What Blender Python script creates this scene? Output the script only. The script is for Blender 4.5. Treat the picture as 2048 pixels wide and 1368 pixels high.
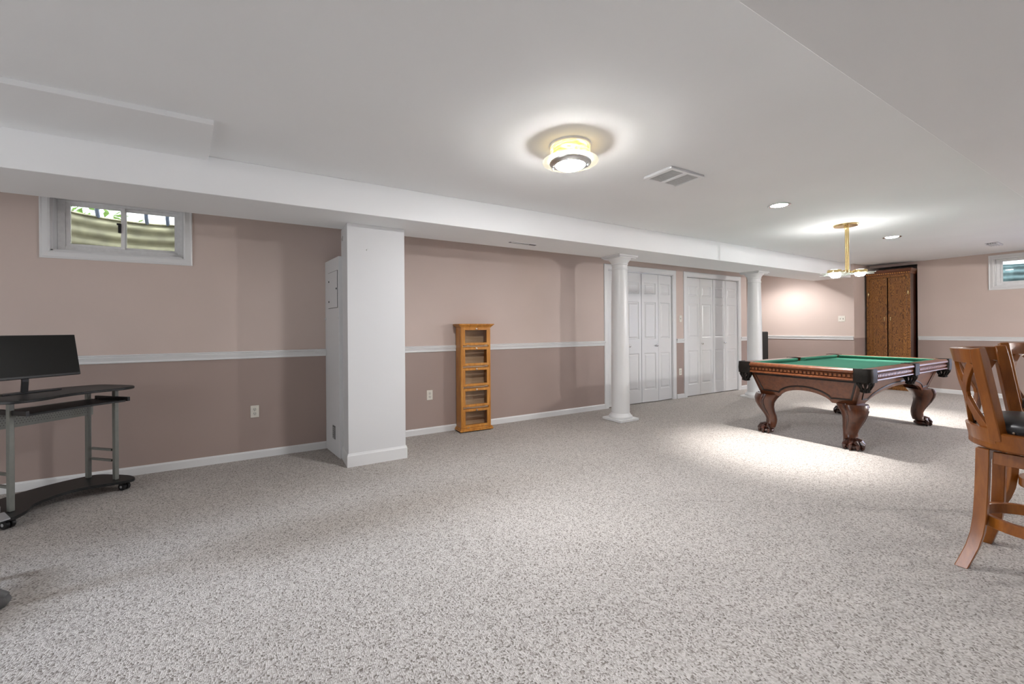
import bpy, bmesh, math, random
from mathutils import Vector, Matrix
random.seed(7)
PI = math.pi
sc = bpy.context.scene
for o in list(bpy.data.objects):
    bpy.data.objects.remove(o, do_unlink=True)
COL = sc.collection

# ------------------------------------------------------------------ camera
CH = 1.22
YAW, ROLL, FPX, CY = 1.03584722, 0.00710829, 822.91, 657.425
fw = Vector((math.cos(YAW), math.sin(YAW), 0))
rt = Vector((math.sin(YAW), -math.cos(YAW), 0))
up = Vector((0, 0, 1))
r2 = rt * math.cos(ROLL) - up * math.sin(ROLL)
u2 = rt * math.sin(ROLL) + up * math.cos(ROLL)
cd = bpy.data.cameras.new('camera')
cam = bpy.data.objects.new('camera', cd)
COL.objects.link(cam)
cam.matrix_world = Matrix(((r2.x, u2.x, -fw.x, 0), (r2.y, u2.y, -fw.y, 0), (r2.z, u2.z, -fw.z, CH), (0, 0, 0, 1)))
cd.sensor_width = 36.0
cd.lens = FPX / 2048 * 36.0
cd.shift_y = -(684.0 - CY) / 2048
cd.clip_start = 0.05
sc.camera = cam

# ------------------------------------------------------------------ world, exposure, large lights
w = bpy.data.worlds.new('sky')
sc.world = w
w.use_nodes = True
bg = w.node_tree.nodes['Background']
bg.inputs[0].default_value = (0.95, 0.97, 1.0, 1)
bg.inputs[1].default_value = 2.3
vs = sc.view_settings
vs.view_transform = 'Standard'
vs.look = 'None'
vs.exposure = 0.36
vs.gamma = 1.0
vs.use_curve_mapping = False
cy = sc.cycles
cy.use_light_tree = False
cy.max_bounces, cy.diffuse_bounces, cy.glossy_bounces, cy.transmission_bounces, cy.transparent_max_bounces = 5, 4, 2, 3, 8
cy.caustics_reflective = cy.caustics_refractive = False


def area(name, loc, direction, sx, sy, watts, col, spread=180):
    l = bpy.data.lights.new(name, 'AREA')
    l.shape = 'RECTANGLE'
    l.size, l.size_y, l.energy, l.color = sx, sy, watts, col
    l.spread = math.radians(spread)
    o = bpy.data.objects.new(name, l)
    COL.objects.link(o)
    o.location = loc
    o.rotation_euler = Vector(direction).to_track_quat('-Z', 'Y').to_euler()
    return o


def spot(name, loc, watts, size, blend, col, rad=0.03):
    l = bpy.data.lights.new(name, 'SPOT')
    l.energy, l.spot_size, l.spot_blend, l.color, l.shadow_soft_size = watts, math.radians(size), blend, col, rad
    o = bpy.data.objects.new(name, l)
    COL.objects.link(o)
    o.location = loc
    return o


# area lamps added as daylight at unseen openings, behind camera and in far wall
area('added_daylight_back', (-4.43, 1.36, 1.15), (1, 0.0, -0.30), 3.5, 1.9, 27, (0.74, 0.85, 1.0), 18)
area('daylight_far_door', (10.86, -0.6, 1.1), (-1, 0, -0.1), 1.9, 1.9, 26, (0.45, 0.55, 1.0), 150)

area('daylight_left_well', (-1.06, 5.35, 2.95), (0, -0.75, -0.75), 1.0, 0.5, 42, (1.0, 0.97, 0.95))

# ------------------------------------------------------------------ materials
MATS = {}


def new_mat(name):
    m = bpy.data.materials.new(name)
    m.use_nodes = True
    nt = m.node_tree
    b = nt.nodes['Principled BSDF']
    MATS[name] = m
    return m, nt, b


def N(nt, t, **kw):
    n = nt.nodes.new(t)
    for k, v in kw.items():
        if k in n.inputs.keys():
            n.inputs[k].default_value = v
        else:
            setattr(n, k, v)
    return n


def ramp(nt, fac, stops):
    n = nt.nodes.new('ShaderNodeValToRGB')
    e = n.color_ramp.elements
    while len(e) < len(stops):
        e.new(0.5)
    for i, (p, c) in enumerate(stops):
        e[i].position = p
        e[i].color = (*c, 1)
    nt.links.new(fac, n.inputs[0])
    return n


def coords(nt, scale=(1, 1, 1), kind='Object', rot=(0, 0, 0)):
    t = nt.nodes.new('ShaderNodeTexCoord')
    m = nt.nodes.new('ShaderNodeMapping')
    m.inputs['Scale'].default_value = scale
    m.inputs['Rotation'].default_value = rot
    nt.links.new(t.outputs[kind], m.inputs[0])
    return m.outputs[0]


def bump(nt, b, height, strength, dist):
    n = nt.nodes.new('ShaderNodeBump')
    n.inputs['Strength'].default_value = strength
    n.inputs['Distance'].default_value = dist
    nt.links.new(height, n.inputs['Height'])
    nt.links.new(n.outputs[0], b.inputs['Normal'])
    return n


def paint(name, col, rough=0.6, var=0.03, bs=0.12, bscale=220, spec=0.3):
    m, nt, b = new_mat(name)
    v = coords(nt)
    n1 = N(nt, 'ShaderNodeTexNoise', Scale=1.7, Detail=1.0)
    nt.links.new(v, n1.inputs['Vector'])
    r = ramp(nt, n1.outputs['Fac'], [(0.3, tuple(c * (1 - var) for c in col)), (0.7, tuple(min(1, c * (1 + var)) for c in col))])
    nt.links.new(r.outputs[0], b.inputs['Base Color'])
    if bs:
        n2 = N(nt, 'ShaderNodeTexNoise', Scale=float(bscale), Detail=0.0)
        nt.links.new(v, n2.inputs['Vector'])
        bump(nt, b, n2.outputs['Fac'], bs, 0.001)
    b.inputs['Roughness'].default_value = rough
    b.inputs['Specular IOR Level'].default_value = spec
    return m


def plain(name, col, rough=0.5, metal=0.0, spec=0.5, coat=0.0, emit=None, es=0.0, var=0.05, scale=30):
    m, nt, b = new_mat(name)
    v = coords(nt)
    n1 = N(nt, 'ShaderNodeTexNoise', Scale=float(scale), Detail=3.0)
    nt.links.new(v, n1.inputs['Vector'])
    r = ramp(nt, n1.outputs['Fac'], [(0.3, tuple(c * (1 - var) for c in col)), (0.7, tuple(min(1, c * (1 + var)) for c in col))])
    nt.links.new(r.outputs[0], b.inputs['Base Color'])
    b.inputs['Roughness'].default_value = rough
    b.inputs['Metallic'].default_value = metal
    b.inputs['Specular IOR Level'].default_value = spec
    b.inputs['Coat Weight'].default_value = coat
    if emit:
        b.inputs['Emission Color'].default_value = (*emit, 1)
        b.inputs['Emission Strength'].default_value = es
    return m


def wood(name, dark, mid, light, scale=(1.2, 14, 14), rough=0.32, coat=0.3, nscale=3.0, bs=0.08, stops=(0.32, 0.5, 0.68)):
    m, nt, b = new_mat(name)
    v = coords(nt, scale)
    n1 = N(nt, 'ShaderNodeTexNoise', Scale=nscale, Detail=6.0, Roughness=0.62, Distortion=0.6)
    nt.links.new(v, n1.inputs['Vector'])
    r = ramp(nt, n1.outputs['Fac'], [(stops[0], dark), (stops[1], mid), (stops[2], light)])
    nt.links.new(r.outputs[0], b.inputs['Base Color'])
    bump(nt, b, n1.outputs['Fac'], bs, 0.002)
    b.inputs['Roughness'].default_value = rough
    b.inputs['Coat Weight'].default_value = coat
    b.inputs['Coat Roughness'].default_value = 0.12
    return m


paint('ceiling_paint', (0.90, 0.91, 0.915), 0.75, 0.012, 0)
paint('trim_paint', (0.74, 0.745, 0.745), 0.28, 0.01, 0, 90, 0.5)
paint('pillar_paint', (0.68, 0.685, 0.69), 0.42, 0.01, 0, 160, 0.4)
paint('wall_upper_paint', (0.60, 0.498, 0.448), 0.62, 0.025, 0)
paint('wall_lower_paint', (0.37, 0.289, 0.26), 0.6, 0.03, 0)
paint('door_paint', (0.72, 0.725, 0.725), 0.3, 0.01, 0, 60, 0.5)
plain('panel_gap_black', (0.02, 0.02, 0.02), 0.6)
plain('bead_black', (0.012, 0.006, 0.004), 0.35)

# carpet: looped berber pile, cream to taupe loops with dark flecks
m, nt, b = new_mat('carpet')
v = coords(nt, (1, 1, 1))
nz = N(nt, 'ShaderNodeTexNoise', noise_dimensions='2D', Scale=26.0, Detail=0.0)
nt.links.new(v, nz.inputs['Vector'])
mx = N(nt, 'ShaderNodeMix', data_type='VECTOR')
mx.inputs[0].default_value = 0.012
nt.links.new(v, mx.inputs[4])
nt.links.new(nz.outputs['Color'], mx.inputs[5])
vo = N(nt, 'ShaderNodeTexVoronoi', voronoi_dimensions='2D', Scale=165.0, Randomness=0.62)
nt.links.new(mx.outputs[1], vo.inputs['Vector'])
sep = N(nt, 'ShaderNodeSeparateColor')
nt.links.new(vo.outputs['Color'], sep.inputs[0])
rc = ramp(nt, sep.outputs[0], [(0.0, (0.145, 0.122, 0.103)), (0.18, (0.32, 0.287, 0.256)), (0.5, (0.42, 0.383, 0.349)), (1.0, (0.54, 0.50, 0.46))])
lf = N(nt, 'ShaderNodeTexNoise', noise_dimensions='2D', Scale=0.9, Detail=1.0)
nt.links.new(v, lf.inputs['Vector'])
rl = ramp(nt, lf.outputs['Fac'], [(0.3, (0.93, 0.93, 0.93)), (0.7, (1, 1, 1))])
mc = N(nt, 'ShaderNodeMix', data_type='RGBA', blend_type='MULTIPLY')
mc.inputs[0].default_value = 1.0
nt.links.new(rc.outputs[0], mc.inputs[6])
nt.links.new(rl.outputs[0], mc.inputs[7])
nt.links.new(mc.outputs[2], b.inputs['Base Color'])
inv = N(nt, 'ShaderNodeMath', operation='SUBTRACT')
inv.inputs[0].default_value = 1.0
nt.links.new(vo.outputs['Distance'], inv.inputs[1])
bump(nt, b, inv.outputs[0], 0.7, 0.003)
b.inputs['Roughness'].default_value = 0.95
b.inputs['Specular IOR Level'].default_value = 0.1
b.inputs['Sheen Weight'].default_value = 0.15

wood('wood_mahogany', (0.085, 0.023, 0.007), (0.120, 0.034, 0.010), (0.155, 0.047, 0.014), (2, 9, 9), 0.34, 0.15, bs=0.02)
wood('wood_dentil', (0.18, 0.06, 0.02), (0.24, 0.085, 0.03), (0.30, 0.11, 0.04), (2, 9, 9), 0.3, 0.3, bs=0.02)  # lighter than the rail wood: lit dentil edges put into the colour
wood('wood_mahogany_dark', (0.022, 0.006, 0.003), (0.045, 0.012, 0.006), (0.075, 0.02, 0.01), (2, 9, 9), 0.3, 0.4)
wood('wood_leg', (0.045, 0.013, 0.005), (0.080, 0.022, 0.007), (0.115, 0.034, 0.011), (7, 7, 1.3), 0.3, 0.25, bs=0.02)
wood('wood_stool', (0.165, 0.046, 0.005), (0.235, 0.070, 0.008), (0.30, 0.098, 0.014), (8, 8, 1.6), 0.34, 0.18, 2.2)
wood('wood_golden', (0.40, 0.15, 0.02), (0.53, 0.22, 0.036), (0.64, 0.30, 0.06), (10, 10, 1.2), 0.36, 0.25)
wood('wood_golden_inside', (0.52, 0.36, 0.22), (0.60, 0.43, 0.28), (0.68, 0.5, 0.34), (1.2, 10, 10), 0.5, 0.0)
# oak with cathedral grain
m, nt, b = new_mat('wood_oak')
v = coords(nt, (1.0, 1.0, 0.30))
n0 = N(nt, 'ShaderNodeTexNoise', Scale=9.0, Detail=2.0, Roughness=0.5)
nt.links.new(v, n0.inputs['Vector'])
ml = N(nt, 'ShaderNodeMath', operation='MULTIPLY')
ml.inputs[1].default_value = 40.0
nt.links.new(n0.outputs['Fac'], ml.inputs[0])
pp = N(nt, 'ShaderNodeMath', operation='PINGPONG')
pp.inputs[1].default_value = 1.0
nt.links.new(ml.outputs[0], pp.inputs[0])
v2 = coords(nt, (60, 60, 3))
n3 = N(nt, 'ShaderNodeTexNoise', Scale=3.0, Detail=4.0)
nt.links.new(v2, n3.inputs['Vector'])
ad = N(nt, 'ShaderNodeMath', operation='MULTIPLY_ADD')
ad.inputs[1].default_value = 0.55
nt.links.new(n3.outputs['Fac'], ad.inputs[0])
nt.links.new(pp.outputs[0], ad.inputs[2])
r = ramp(nt, ad.outputs[0], [(0.25, (0.075, 0.025, 0.005)), (0.55, (0.19, 0.07, 0.012)), (1.0, (0.30, 0.125, 0.025))])
nt.links.new(r.outputs[0], b.inputs['Base Color'])
bump(nt, b, ad.outputs[0], 0.15, 0.002)
b.inputs['Roughness'].default_value = 0.38
b.inputs['Coat Weight'].default_value = 0.15

plain('leather_black', (0.012, 0.012, 0.013), 0.36, 0, 0.5)
plain('leather_pocket', (0.012, 0.010, 0.008), 0.5, 0, 0.18, 0.0, var=0.4, scale=120)
plain('felt_green', (0.035, 0.15, 0.098), 0.95, 0, 0.15, var=0.06, scale=300)
plain('brass', (0.80, 0.62, 0.30), 0.2, 1.0)
plain('brass_nail', (0.55, 0.45, 0.35), 0.3, 1.0)
plain('chrome', (0.7, 0.7, 0.7), 0.18, 1.0)
plain('nickel', (0.62, 0.62, 0.6), 0.3, 1.0)
plain('laminate_black', (0.016, 0.017, 0.017), 0.42, 0, 0.4, var=0.15, scale=60)
plain('desk_metal', (0.20, 0.205, 0.185), 0.45, 0.3)
plain('plastic_black', (0.012, 0.012, 0.012), 0.4)
plain('plastic_grey', (0.1, 0.1, 0.1), 0.5)
plain('plastic_silver', (0.5, 0.51, 0.53), 0.35, 0.4)
plain('screen_black', (0.014, 0.014, 0.012), 0.3, 0, 0.15, var=0.0)
plain('plate_ivory', (0.72, 0.69, 0.62), 0.35)
plain('outlet_ivory', (0.62, 0.60, 0.54), 0.4)
plain('slot_dark', (0.03, 0.025, 0.02), 0.6)
plain('vinyl_white', (0.82, 0.82, 0.82), 0.35)
plain('register_dark', (0.42, 0.42, 0.42), 0.6)
plain('grille_grey', (0.60, 0.60, 0.60), 0.6)
plain('vent_grey', (0.16, 0.16, 0.16), 0.5)
plain('galvanised', (0.17, 0.17, 0.11), 0.6, 0.2, var=0.35, scale=7)
plain('galvanised_blue', (0.22, 0.34, 0.37), 0.5, 0.4, var=0.3, scale=9)
plain('soil', (0.16, 0.11, 0.07), 0.95, var=0.3)
plain('leaf_green', (0.20, 0.38, 0.07), 0.6, var=0.3)
plain('bar_blue', (0.13, 0.17, 0.26), 0.5)
plain('fabric_black', (0.012, 0.012, 0.012), 0.7)
plain('glow_white', (0.9, 0.9, 0.88), 0.4, emit=(0.985, 0.985, 1.0), es=400.0)
plain('glow_recessed', (0.9, 0.9, 0.9), 0.4, emit=(0.985, 0.985, 1.0), es=150.0)
plain('glow_uplight', (0.9, 0.9, 0.9), 0.4, emit=(1.0, 0.98, 0.96), es=40.0)
plain('glow_pendant', (0.9, 0.9, 0.9), 0.4, emit=(1.0, 0.98, 0.96), es=110.0)
plain('glow_bar', (0.9, 0.9, 0.9), 0.4, emit=(1.0, 0.98, 0.96), es=1900.0)
# alabaster collar lit from inside
m, nt, b = new_mat('alabaster')
v = coords(nt, (3, 3, 9))
n1 = N(nt, 'ShaderNodeTexNoise', Scale=2.5, Detail=3.0, Distortion=2.2)
nt.links.new(v, n1.inputs['Vector'])
r = ramp(nt, n1.outputs['Fac'], [(0.36, (0.72, 0.40, 0.09)), (0.5, (0.95, 0.70, 0.30)), (0.66, (1.0, 0.90, 0.62))])
nt.links.new(r.outputs[0], b.inputs['Base Color'])
nt.links.new(r.outputs[0], b.inputs['Emission Color'])
b.inputs['Emission Strength'].default_value = 1.25
b.inputs['Roughness'].default_value = 0.25


def glass(name, tint=(1, 1, 1), gloss=0.08, rough=0.02):
    m = bpy.data.materials.new(name)
    m.use_nodes = True
    nt = m.node_tree
    nt.nodes.clear()
    out = nt.nodes.new('ShaderNodeOutputMaterial')
    tr = nt.nodes.new('ShaderNodeBsdfTransparent')
    tr.inputs[0].default_value = (*tint, 1)
    gl = nt.nodes.new('ShaderNodeBsdfGlossy')
    gl.inputs['Roughness'].default_value = rough
    fr = nt.nodes.new('ShaderNodeFresnel')
    fr.inputs[0].default_value = 1.35
    mix = nt.nodes.new('ShaderNodeMixShader')
    nt.links.new(fr.outputs[0], mix.inputs[0])
    nt.links.new(tr.outputs[0], mix.inputs[1])
    nt.links.new(gl.outputs[0], mix.inputs[2])
    nt.links.new(mix.outputs[0], out.inputs[0])
    MATS[name] = m
    return m


glass('glass_pane', (0.95, 0.97, 0.96))
glass('glass_smoked', (0.95, 0.94, 0.92))
# clear rim glass with a faint frosting that glows from the bulb
m = glass('glass_frosted', (0.97, 0.96, 0.92))
nt = m.node_tree
fz = nt.nodes.new('ShaderNodeBsdfPrincipled')
fz.inputs['Base Color'].default_value = (0.6, 0.58, 0.48, 1)
fz.inputs['Roughness'].default_value = 0.3
fz.inputs['Emission Color'].default_value = (1.0, 0.95, 0.78, 1)
fz.inputs['Emission Strength'].default_value = 1.0
mx = nt.nodes.new('ShaderNodeMixShader')
mx.inputs[0].default_value = 0.22
out = [n for n in nt.nodes if n.type == 'OUTPUT_MATERIAL'][0]
prev = out.inputs[0].links[0].from_socket
nt.links.new(prev, mx.inputs[1])
nt.links.new(fz.outputs[0], mx.inputs[2])
nt.links.new(mx.outputs[0], out.inputs[0])
m.cycles.emission_sampling = 'NONE'
# pale satin petals of the brass pendant
m = glass('glass_petal', (0.92, 0.97, 0.93))
nt = m.node_tree
fz = nt.nodes.new('ShaderNodeBsdfTranslucent')
fz.inputs[0].default_value = (0.9, 0.93, 0.88, 1)
mx = nt.nodes.new('ShaderNodeMixShader')
mx.inputs[0].default_value = 0.45
out = [n for n in nt.nodes if n.type == 'OUTPUT_MATERIAL'][0]
prev = out.inputs[0].links[0].from_socket
nt.links.new(prev, mx.inputs[1])
nt.links.new(fz.outputs[0], mx.inputs[2])
nt.links.new(mx.outputs[0], out.inputs[0])


# ------------------------------------------------------------------ mesh helpers
class MB:
    def __init__(self):
        self.v, self.f, self.mi = [], [], []

    def add(self, vs, fs, mi=0):
        n = len(self.v)
        self.v += [tuple(p) for p in vs]
        self.f += [tuple(i + n for i in f) for f in fs]
        self.mi += [mi] * len(fs)
        return self

    def box(self, x0, x1, y0, y1, z0, z1, mi=0):
        vs = [(x, y, z) for z in (z0, z1) for y in (y0, y1) for x in (x0, x1)]
        return self.add(vs, [(0, 2, 3, 1), (4, 5, 7, 6), (0, 1, 5, 4), (2, 6, 7, 3), (0, 4, 6, 2), (1, 3, 7, 5)], mi)

    def prism(self, pts, z0, z1):
        """horizontal outline (counter-clockwise) extruded upward"""
        n = len(pts)
        vs = [(x, y, z0) for x, y in pts] + [(x, y, z1) for x, y in pts]
        fs = [tuple(range(n - 1, -1, -1)), tuple(range(n, 2 * n))]
        fs += [(i, (i + 1) % n, n + (i + 1) % n, n + i) for i in range(n)]
        return self.add(vs, fs)

    def loft(self, rings, cap=True, closed=True):
        n = len(rings[0])
        vs = [p for r in rings for p in r]
        fs = []
        for k in range(len(rings) - 1):
            for i in range(n if closed else n - 1):
                j = (i + 1) % n
                fs.append((k * n + i, k * n + j, (k + 1) * n + j, (k + 1) * n + i))
        if cap and closed:
            fs.append(tuple(range(n - 1, -1, -1)))
            m0 = (len(rings) - 1) * n
            fs.append(tuple(m0 + i for i in range(n)))
        return self.add(vs, fs)

    def lathe(self, prof, seg=32, c=(0, 0, 0), axis='z', cap=True):
        rings = []
        for r, z in prof:
            ring = []
            for i in range(seg):
                a = 2 * PI * i / seg
                p = (r * math.cos(a), r * math.sin(a), z)
                if axis == 'x':
                    p = (p[2], p[0], p[1])
                elif axis == 'y':
                    p = (p[1], p[2], p[0])
                ring.append((p[0] + c[0], p[1] + c[1], p[2] + c[2]))
            rings.append(ring)
        return self.loft(rings, cap)

    def sweep(self, path, w, t, side=None, upv=None, taper=None):
        """rectangular bar along a path; w across 'side', t across normal"""
        rings = []
        for i, p in enumerate(path):
            p = Vector(p)
            a = Vector(path[max(0, i - 1)])
            c = Vector(path[min(len(path) - 1, i + 1)])
            d = (c - a).normalized()
            u = Vector(upv[i] if isinstance(upv, list) else (upv or (0, 0, 1)))
            s = d.cross(u)
            if s.length < 1e-6:
                s = Vector((1, 0, 0))
            s.normalize()
            n = s.cross(d).normalized()
            k = taper[i] if taper else 1.0
            hw, ht = w * k / 2, t * k / 2
            rings.append([p + s * hw + n * ht, p - s * hw + n * ht, p - s * hw - n * ht, p + s * hw - n * ht])
        return self.loft(rings)

    def tube(self, path, r, seg=10):
        rings = []
        for i, p in enumerate(path):
            p = Vector(p)
            a = Vector(path[max(0, i - 1)])
            c = Vector(path[min(len(path) - 1, i + 1)])
            d = (c - a).normalized()
            s = d.cross(Vector((0.31, 0.17, 0.93))).normalized()
            n = s.cross(d).normalized()
            rr = r[i] if isinstance(r, (list, tuple)) else r
            rings.append([p + s * rr * math.cos(2 * PI * k / seg) + n * rr * math.sin(2 * PI * k / seg) for k in range(seg)])
        return self.loft(rings)

    def ball(self, c, rx, ry=None, rz=None, seg=14, rings=8):
        ry = ry or rx
        rz = rz or rx
        R = []
        for k in range(rings + 1):
            a = -PI / 2 + PI * k / rings
            rr = max(1e-4, math.cos(a))
            R.append([(c[0] + rx * rr * math.cos(2 * PI * i / seg), c[1] + ry * rr * math.sin(2 * PI * i / seg), c[2] + rz * math.sin(a)) for i in range(seg)])
        return self.loft(R)

    def build(self, name, mat, parent=None, loc=(0, 0, 0), rz=0.0, bevel=0.0, smooth=False, ang=35, seg=1):
        me = bpy.data.meshes.new(name)
        me.from_pydata(self.v, [], self.f)
        mats = mat if isinstance(mat, (list, tuple)) else [mat]
        for mm in mats:
            me.materials.append(MATS[mm])
        if len(mats) > 1:
            for p, i in zip(me.polygons, self.mi):
                p.material_index = i
        bm = bmesh.new()
        bm.from_mesh(me)
        bmesh.ops.remove_doubles(bm, verts=bm.verts, dist=1e-6)
        bmesh.ops.recalc_face_normals(bm, faces=bm.faces)
        if bevel:
            ed = [e for e in bm.edges if len(e.link_faces) == 2 and e.calc_face_angle(0) > math.radians(30)]
            bmesh.ops.bevel(bm, geom=ed, offset=bevel, segments=seg, affect='EDGES', clamp_overlap=True)
        bm.to_mesh(me)
        bm.free()
        if smooth:
            for p in me.polygons:
                p.use_smooth = True
            me.set_sharp_from_angle(angle=math.radians(ang))
        o = bpy.data.objects.new(name, me)
        COL.objects.link(o)
        o.parent = parent
        o.location = loc
        o.rotation_euler = (0, 0, rz)
        return o


def thing(name, label, cat, loc=(0, 0, 0), rz=0.0, group=None):
    o = bpy.data.objects.new(name, None)
    o.empty_display_size = 0.1
    COL.objects.link(o)
    o.location = loc
    o.rotation_euler = (0, 0, rz)
    return tag(o, label, cat, group)


def tag(o, label, cat, group=None):
    o['label'] = label
    o['category'] = cat
    if group:
        o['group'] = group
    return o


def struct(o, label=None):
    o['kind'] = 'structure'
    if label:
        o['label'] = label
    return o


def sroot(name, label, loc=(0, 0, 0), rz=0.0):
    o = bpy.data.objects.new(name, None)
    COL.objects.link(o)
    o.location = loc
    o.rotation_euler = (0, 0, rz)
    return struct(o, label)


def dup(root, loc, rz, label, group=None):
    r = root.copy()
    COL.objects.link(r)
    r.location = loc
    r.rotation_euler = (0, 0, rz)
    r['label'] = label
    for ch in list(root.children):
        c = ch.copy()
        COL.objects.link(c)
        c.parent = r
        for g in list(ch.children):
            d = g.copy()
            COL.objects.link(d)
            d.parent = c
    return r


# ------------------------------------------------------------------ room dimensions
YW = 4.64          # left wall
XF = 10.54         # far wall
XS = 9.80          # wall stub at the far left
XB, YR = -4.2, -3.2
ZC, ZB = 2.436, 2.173
YF, YBK = 3.538, 4.174
SOF = 0.696
ZS = 0.99

# floor and ceiling
struct(MB().box(XB - .2, XF + 1.0, YR - .2, 6.9, -0.12, 0.0).build('floor', 'carpet'), 'beige looped berber carpet covering the whole floor')
struct(MB().box(XB - .2, XF + .25, YR - .2, YW + .25, ZC, ZC + 0.12).box(4.2, XF + 1.0, YW + .25, 6.9, ZC, ZC + .12).box(XF + .25, XF + 1.0, 2.5, YW + .25, ZC, ZC + .12).build('ceiling', 'ceiling_paint'), 'flat white painted ceiling')
struct(MB().box(XB, XS, YF, YBK, ZB, ZC).build('ceiling_beam', 'ceiling_paint', bevel=0.003), 'long white boxed beam running along the left side')
struct(MB().box(XB, XF, YR, SOF, ZB, ZC).build('ceiling_soffit', 'ceiling_paint', bevel=0.003), 'wide lowered white soffit above the bar stools')
struct(MB().prism([(XB, 2.914), (-0.262, 2.914), (-0.352, YF), (XB, YF)], 2.406, ZC).build('ceiling_panel', 'ceiling_paint', bevel=0.002), 'shallow white dropped panel beside the beam at left')


def wall_with_holes(name, along, pos, thick, a0, a1, z0, z1, holes, label, two=True):
    """along 'x': wall plane y=pos, extends +thick ; along 'y': wall plane x=pos"""
    m = MB()
    xs = sorted(set([a0, a1] + [h[0] for h in holes] + [h[1] for h in holes]))
    zs = sorted(set([z0, z1] + ([ZS] if two else []) + [h[2] for h in holes] + [h[3] for h in holes]))
    for i in range(len(xs) - 1):
        for j in range(len(zs) - 1):
            cx, cz = (xs[i] + xs[i + 1]) / 2, (zs[j] + zs[j + 1]) / 2
            if any(h[0] < cx < h[1] and h[2] < cz < h[3] for h in holes):
                continue
            mi = 0 if cz > ZS else 1
            p0, p1 = min(pos, pos + thick), max(pos, pos + thick)
            if along == 'x':
                m.box(xs[i], xs[i + 1], p0, p1, zs[j], zs[j + 1], mi)
            else:
                m.box(p0, p1, xs[i], xs[i + 1], zs[j], zs[j + 1], mi)
    o = m.build(name, ['wall_upper_paint', 'wall_lower_paint'])
    return struct(o, label)


WL = (-1.47, -0.641, 1.863, 2.305)     # left window opening x0,x1,z0,z1
WF = (0.99, 1.824, 1.874, 2.34)        # far window opening y0,y1,z0,z1
XE = 8.15
C1 = (4.45, 5.935, 0.0, 2.112)
C2 = (6.305, 7.86, 0.0, 2.117)
wall_with_holes('wall_left', 'x', YW, 0.25, XB, XE, 0, ZC, [WL, C1, C2], 'left wall painted mauve above and darker taupe below the rail')
wall_with_holes('wall_far', 'y', XF, 0.25, YR, 2.775, 0, ZC, [WF, (-1.6, .4, 0.06, 2.08)], 'far wall in mauve and taupe behind the pool table')
struct(MB().box(XF, XF + .05, 2.775, 3.75, 2.385, ZC).build('wall_niche_header', 'wall_upper_paint'), 'strip of mauve wall above the armoire')
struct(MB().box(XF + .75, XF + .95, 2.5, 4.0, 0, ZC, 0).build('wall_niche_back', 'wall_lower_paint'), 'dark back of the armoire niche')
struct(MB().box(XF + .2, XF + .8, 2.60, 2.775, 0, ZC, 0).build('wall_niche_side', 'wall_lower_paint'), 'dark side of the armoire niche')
m = MB()
m.box(XS, XF + .8, 3.49, 6.7, 0, ZS, 1).box(XS, XF + .8, 3.49, 6.7, ZS, ZC, 0)
struct(m.build('wall_stub', ['wall_upper_paint', 'wall_lower_paint']), 'short projecting wall left of the armoire niche')
m = MB()
m.box(XE - .15, XE, YW + .25, 6.7, 0, ZC)
struct(m.build('wall_alcove_side', 'wall_upper_paint'))
struct(MB().box(XE - .15, XS + .2, 6.7, 6.85, 0, ZC).build('wall_alcove_back', 'wall_upper_paint'))
wall_with_holes('wall_right', 'x', YR, -0.2, XB, XF, 0, ZC, [], 'right wall outside the frame')
wall_with_holes('wall_back', 'y', XB, -0.2, YR, YW, 0, ZC, [(-0.4, 3.12, 0.06, 2.08)], 'back wall behind the camera')
# closet interiors so the openings are not see-through
struct(MB().box(4.3, 8.0, YW + .45, YW + .5, 0, ZC).build('wall_closet_back', 'wall_lower_paint'))


# ------------------------------------------------------------------ trim
def rail_profile():
    return [(0, .954), (.010, .954), (.014, .962), (.011, .970), (.014, .984), (.022, .996), (.024, 1.004), (.019, 1.010), (.027, 1.014), (.028, 1.022), (.022, 1.0265), (0, 1.0265)]


def base_profile(h=.074, d=.013):
    return [(0, 0), (d, 0), (d, h - .014), (d * .55, h - .005), (d * .4, h), (0, h)]


def molding(name, prof, p0, p1, nrm, mat='trim_paint', parent=None):
    """profile (depth, z) run from p0 to p1 (xy), depth along nrm"""
    m = MB()
    rings = []
    for p in (p0, p1):
        rings.append([(p[0] + nrm[0] * d, p[1] + nrm[1] * d, z) for d, z in prof])
    m.loft(rings)
    return m.build(name, mat, parent, smooth=True, ang=25)


LN, FN = (0, -1), (-1, 0)
rails = [((XB, YW), (.512, YW), LN), ((1.09, YW), (4.385, YW), LN), ((6.03, YW), (6.225, YW), LN), ((7.94, YW), (XE, YW), LN),
         ((XS, 3.50), (XS, 6.7), FN), ((XF, 2.765), (XF, YR), FN)]
rl = ['white chair rail on the left wall by the desk', 'white chair rail behind the narrow glass cabinet', 'short white chair rail between the two closets',
      'short white chair rail right of the second closet', 'white chair rail on the stub wall left of the armoire', 'white chair rail on the far wall right of the armoire']
for i, (a, c, n) in enumerate(rails):
    struct(molding('trim_%d' % (i + 1), rail_profile(), a, c, n), rl[i])
bases = [('left', (XB, YW), (.512, YW), LN), ('left_middle', (1.09, YW), (4.385, YW), LN), ('left_between', (6.03, YW), (6.225, YW), LN), ('left_end', (7.94, YW), (XE, YW), LN),
         ('stub', (XS, 3.49), (XS, 6.7), FN), ('stub_side', (XS, 3.49), (XF, 3.49), LN), ('far', (XF, 2.775), (XF, YR), FN)]
for s, a, c, n in bases:
    struct(molding('baseboard_' + s, base_profile(), a, c, n), 'white baseboard, ' + s.replace('_', ' ') + ' wall run')


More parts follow.
